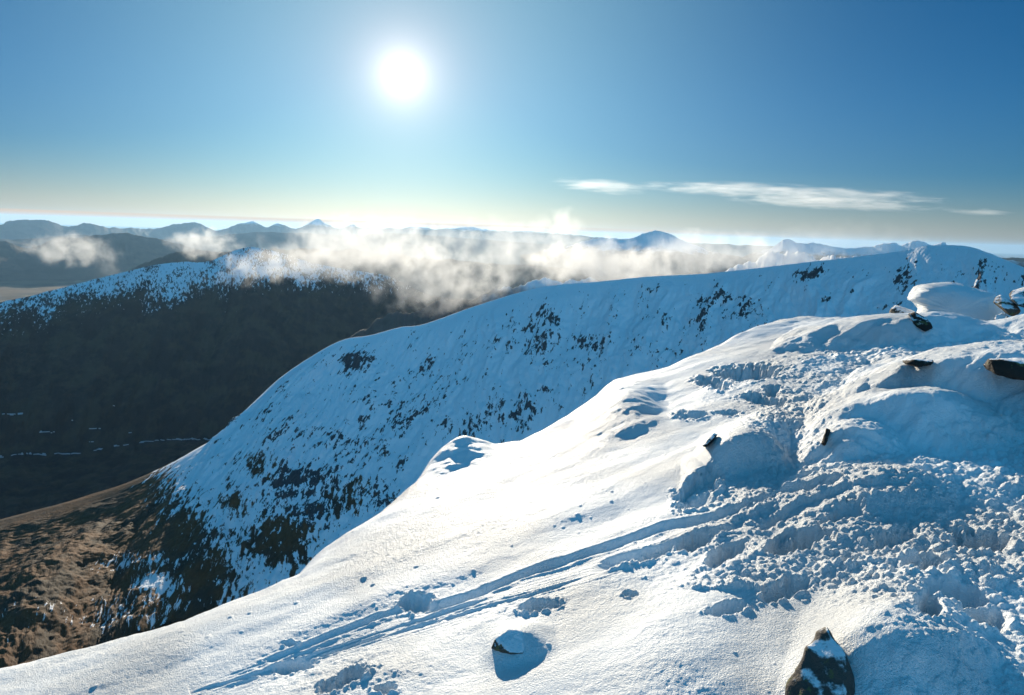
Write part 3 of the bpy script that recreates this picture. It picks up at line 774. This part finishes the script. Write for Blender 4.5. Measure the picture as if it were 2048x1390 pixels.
cloud('bright cloud crossing the right shoulder of the snowy hilltop', 590, 530, 2450, 190, 46, 240, 0.014, 55, G, rot=-4, thr=-0.05)
cloud('tall cloud bank below the sun', 740, 495, 2900, 220, 78, 360, 0.010, 80, G, thr=-0.08)
cloud('ragged cloud spilling down behind the ridge crest', 890, 565, 2300, 210, 80, 260, 0.011, 55, G, thr=-0.04)
cloud('thin veil of cloud between the two banks', 1010, 500, 2600, 240, 75, 300, 0.007, 75, G, thr=-0.10)
cloud('round puff standing highest of the low clouds', 1128, 460, 2300, 70, 56, 110, 0.010, 45, G, thr=-0.08)
cloud('dense white cloud resting against the middle of the ridge crest', 1230, 532, 1900, 230, 66, 240, 0.017, 55, G, rot=4, thr=-0.10)
cloud('long white cloud tapering to the right behind the crest', 1460, 510, 1900, 270, 52, 240, 0.014, 55, G, rot=2, thr=-0.09)
cloud('faint vapour above the right part of the crest', 1700, 482, 2200, 170, 44, 160, 0.0020, 60, G, thr=-0.10)
G2 = 'thin cloud streaks in the blue sky'
def streak(label, px, py, w, h, dens, **kw):
    dens = dens * 1.5
    return cloud(label, px, py, 24000, w, h, 2500, dens, 420, G2, rot=kw.pop('rot', 2.6), stretch=(0.45, 1.0, 3.0), **kw)
streak('short thick cloud streak, leftmost in the sky', 1200, 372, 115, 16, 0.0009, thr=-0.02)
streak('longest cloud streak in the sky', 1560, 385, 330, 15, 0.0009, thr=-0.05)
streak('lower cloud streak under the longest one', 1650, 406, 215, 13, 0.0009, thr=-0.02)
streak('faint short streak at the right edge of the sky', 1960, 424, 60, 4, 0.0006, thr=-0.05)

# =====================================================================
# ROCKS AND THE SNOW BLOCK
# =====================================================================
import bmesh
def dist_at(px, py):
    P = base_hit(np.array([px], float), np.array([py], float))[0]
    return float(np.hypot(P[0], P[1]))
def hull_rock(name, label, cat, ref, pts, mat, cuts=6, amp=0.03, seed=0, group=None):
    """solid boulder from corner points (pixel x, pixel y, metres beyond the reference distance)"""
    D = dist_at(*ref)
    P = np.array([at(p[0], p[1], D + p[2]) for p in pts])
    c = P.mean(0); size = np.linalg.norm(P.max(0) - P.min(0))
    bm = bmesh.new()
    for p in P - c: bm.verts.new(p)
    r = bmesh.ops.convex_hull(bm, input=bm.verts)
    bmesh.ops.delete(bm, geom=[g for g in r['geom_interior'] if isinstance(g, bmesh.types.BMVert)], context='VERTS')
    bmesh.ops.triangulate(bm, faces=bm.faces)
    for _ in range(cuts):
        long_ = [e for e in bm.edges if e.calc_length() > size * 0.022]
        if not long_: break
        bmesh.ops.subdivide_edges(bm, edges=long_, cuts=1)
        bmesh.ops.triangulate(bm, faces=bm.faces)
    for _ in range(2): bmesh.ops.smooth_vert(bm, verts=bm.verts, factor=0.5, use_axis_x=True, use_axis_y=True, use_axis_z=True)
    bm.normal_update()
    V = np.array([v.co[:] for v in bm.verts]); Nn = np.array([v.normal[:] for v in bm.verts])
    k = 3.2 / size
    q = V * k + seed
    n = fbm(q[:, 0] + q[:, 2] * .7, q[:, 1] - q[:, 2] * .6, 5, seed + 3, 0.55) * 0.8 - 0.55 * (clods(q[:, 0] + q[:, 2] * .5, q[:, 1] + q[:, 2] * .8, 0.9, seed) ** 2) + 0.3 * (ridged(q[:, 2] * 1.6 + q[:, 0], q[:, 1] * 1.4 + q[:, 0] * .5, 3, seed + 9) - 0.5)
    V = V + Nn * (amp * size * n)[:, None]
    F = np.array([[v.index for v in f.verts] for f in bm.faces]); bm.free()
    o = mesh_np(name, V, F, mat); o.location = c
    link(o, label=label, cat=cat, group=group); return o
M_ROCK = rock_material('lichened_rock', snow=0.34)
M_BOULDER = rock_material('mossy_boulder_rock', snow=0.24, base=(0.075, 0.066, 0.058, 1), lichen=0.45)
M_ROCKS = rock_material('snow_crusted_rock', snow=0.45, sscale=1.6)
M_ROCKD = rock_material('dark_wet_rock', snow=0.25, base=(0.03, 0.024, 0.02, 1), lichen=0.0)
hull_rock('boulder', 'pointed lichened boulder at the bottom edge with its right side under snow', 'rock', (1640, 1390),
          [(1630, 1262, .05), (1655, 1254, .06), (1608, 1300, -.02), (1570, 1392, -.12), (1600, 1430, -.2), (1700, 1430, -.2), (1712, 1380, -.1), (1690, 1300, .0), (1640, 1262, .4), (1590, 1400, .45), (1720, 1400, .5)], M_BOULDER, seed=2, amp=0.04)
hull_rock('boulder', 'small dark stone capping the round snow bump at bottom centre', 'rock', (1030, 1318),
          [(982, 1296, .05), (994, 1274, .07), (1018, 1258, .09), (1045, 1260, .09), (1066, 1282, .06), (1020, 1308, -.02), (1045, 1308, -.02), (988, 1304, .3), (1030, 1262, .34), (1058, 1300, .32)], M_ROCKS, seed=5, amp=0.03)
hull_rock('stone', 'thin dark upright stone edge in the lower of the two right hand humps', 'rock', (1650, 925),
          [(1653, 856, .10), (1660, 860, .12), (1649, 890, .02), (1643, 888, .04), (1655, 878, .04), (1660, 862, .4), (1652, 895, .4)], M_ROCKD, seed=8, amp=0.03)
hull_rock('stone', 'narrow slanting stone edge on the snowy hump left of the trampled snow', 'rock', (1425, 935),
          [(1428, 865, .18), (1437, 868, .18), (1424, 880, .08), (1410, 895, .02), (1404, 892, .02), (1430, 872, .4), (1412, 892, .35)], M_ROCKD, seed=11, amp=0.03)
hull_rock('rock_ledge', 'low dark rock ledge under the snow shelf, left of the bigger one', 'rock', (2010, 872),
          [(1806, 722, .2), (1830, 718, .1), (1866, 722, .1), (1864, 731, .06), (1838, 736, .04), (1812, 728, .1), (1812, 720, 1.0), (1862, 722, 1.0)], M_ROCKD, seed=14, amp=0.03)
hull_rock('rock_ledge', 'large dark rock ledge under the snow shelf at the right edge', 'rock', (2010, 872),
          [(1966, 730, .15), (1978, 720, .12), (2040, 722, .08), (2110, 724, .08), (2110, 765, .02), (2045, 758, .02), (1992, 752, .04), (1972, 742, .1), (1980, 722, 1.2), (2100, 725, 1.2)], M_ROCKD, seed=17, amp=0.05)
hull_rock('rock', 'dark rock poking from the crest in front of the carved snow block', 'rock', (1780, 700),
          [(1814, 628, .45), (1830, 622, .45), (1854, 636, .35), (1864, 656, .25), (1850, 664, .2), (1826, 648, .3), (1822, 632, 1.2), (1858, 650, 1.2)], M_ROCKD, seed=20, amp=0.04)
hull_rock('rock', 'snow crusted rock at the left foot of the carved snow block', 'rock', (1805, 652),
          [(1772, 640, 1.2), (1776, 624, 1.3), (1790, 611, 1.4), (1802, 618, 1.3), (1826, 622, 1.3), (1844, 634, 1.2), (1842, 650, 1.0), (1776, 652, 1.0), (1792, 615, 2.2), (1840, 640, 2.2), (1780, 640, 2.2)], M_ROCKS, seed=23, amp=0.045)
hull_rock('rock', 'tilted angular rock slab leaning at the right edge of the crest', 'rock', (2010, 660),
          [(1985, 604, .2), (1990, 594, .3), (2002, 590, .3), (2030, 606, .2), (2038, 620, .1), (2030, 630, .1), (2020, 634, .0), (2006, 616, .0), (1998, 592, 1.0), (2040, 625, 1.0), (1992, 604, 1.0)], M_ROCK, seed=26, amp=0.035)
hull_rock('rock', 'topmost snow capped rock at the right edge of the crest', 'rock', (2040, 660),
          [(2018, 590, .3), (2026, 581, .4), (2050, 575, .4), (2110, 576, .3), (2120, 620, .1), (2060, 620, .0), (2034, 612, .0), (2022, 600, .1), (2030, 582, 1.2), (2110, 590, 1.3)], M_ROCK, seed=29, amp=0.04)
hull_rock('rock', 'small brown stone under the tilted rock slab', 'rock', (2000, 668),
          [(1988, 638, .2), (1992, 630, .25), (2004, 626, .3), (2020, 632, .25), (2012, 640, .1), (1994, 646, .1), (2004, 630, .7), (1994, 644, .6)], rock_material('brown_rock', snow=0.55, base=(0.12, 0.06, 0.035, 1), lichen=0.1), seed=32, amp=0.04)

def snow_block():
    out = [(1820, 600), (1822, 590), (1834, 577), (1850, 570), (1880, 565), (1912, 566), (1945, 575), (1975, 584), (1992, 592), (2008, 612), (2005, 650), (1960, 664), (1880, 664), (1826, 660), (1810, 648), (1816, 636), (1828, 630), (1836, 618), (1832, 606)]
    D = dist_at(1900, 656) + 1.4
    o_ = catmull(np.array(out + [out[0]], float), 220)[:-1]
    cx, cy = 1908.0, 622.0
    R_ = []
    for a in np.linspace(0, math.pi, 56):
        k = math.sin(a) ** 0.3; dep = -math.cos(a)
        ring = np.stack([cx + (o_[:, 0] - cx) * k, cy + (o_[:, 1] - cy) * k], -1)
        off = 0.55 * dep + 0.35 * (655 - ring[:, 1]) / 90
        R_.append(at(ring[:, 0], ring[:, 1], D + off))
    P = np.array(R_); nr, nc = P.shape[:2]
    nrm = normals(P); q = P
    left = sstep(1890 - project(P)[0], 0, 60)
    dsp = (0.01 + 0.035 * left) * fbm(q[..., 0] * 3, q[..., 2] * 5 + q[..., 1], 4, 501) + 0.006 * fbm(q[..., 0] * 12, q[..., 2] * 40, 3, 503)
    c0 = P.reshape(-1, 3).mean(0)
    P = P + (P - c0) / (np.linalg.norm(P - c0, axis=-1, keepdims=True) + 1e-6) * dsp[..., None] * 2
    o = mesh_np('snow_block', (P - c0).reshape(-1, 3), grid_faces(nr, nc, wrap=True)[:, ::-1], M_SNOW); o.location = c0
    link(o, label='big wind-carved snow block with an overhanging left edge on the crest', cat='snow drift')
snow_block()
print('script', time.time() - T0)
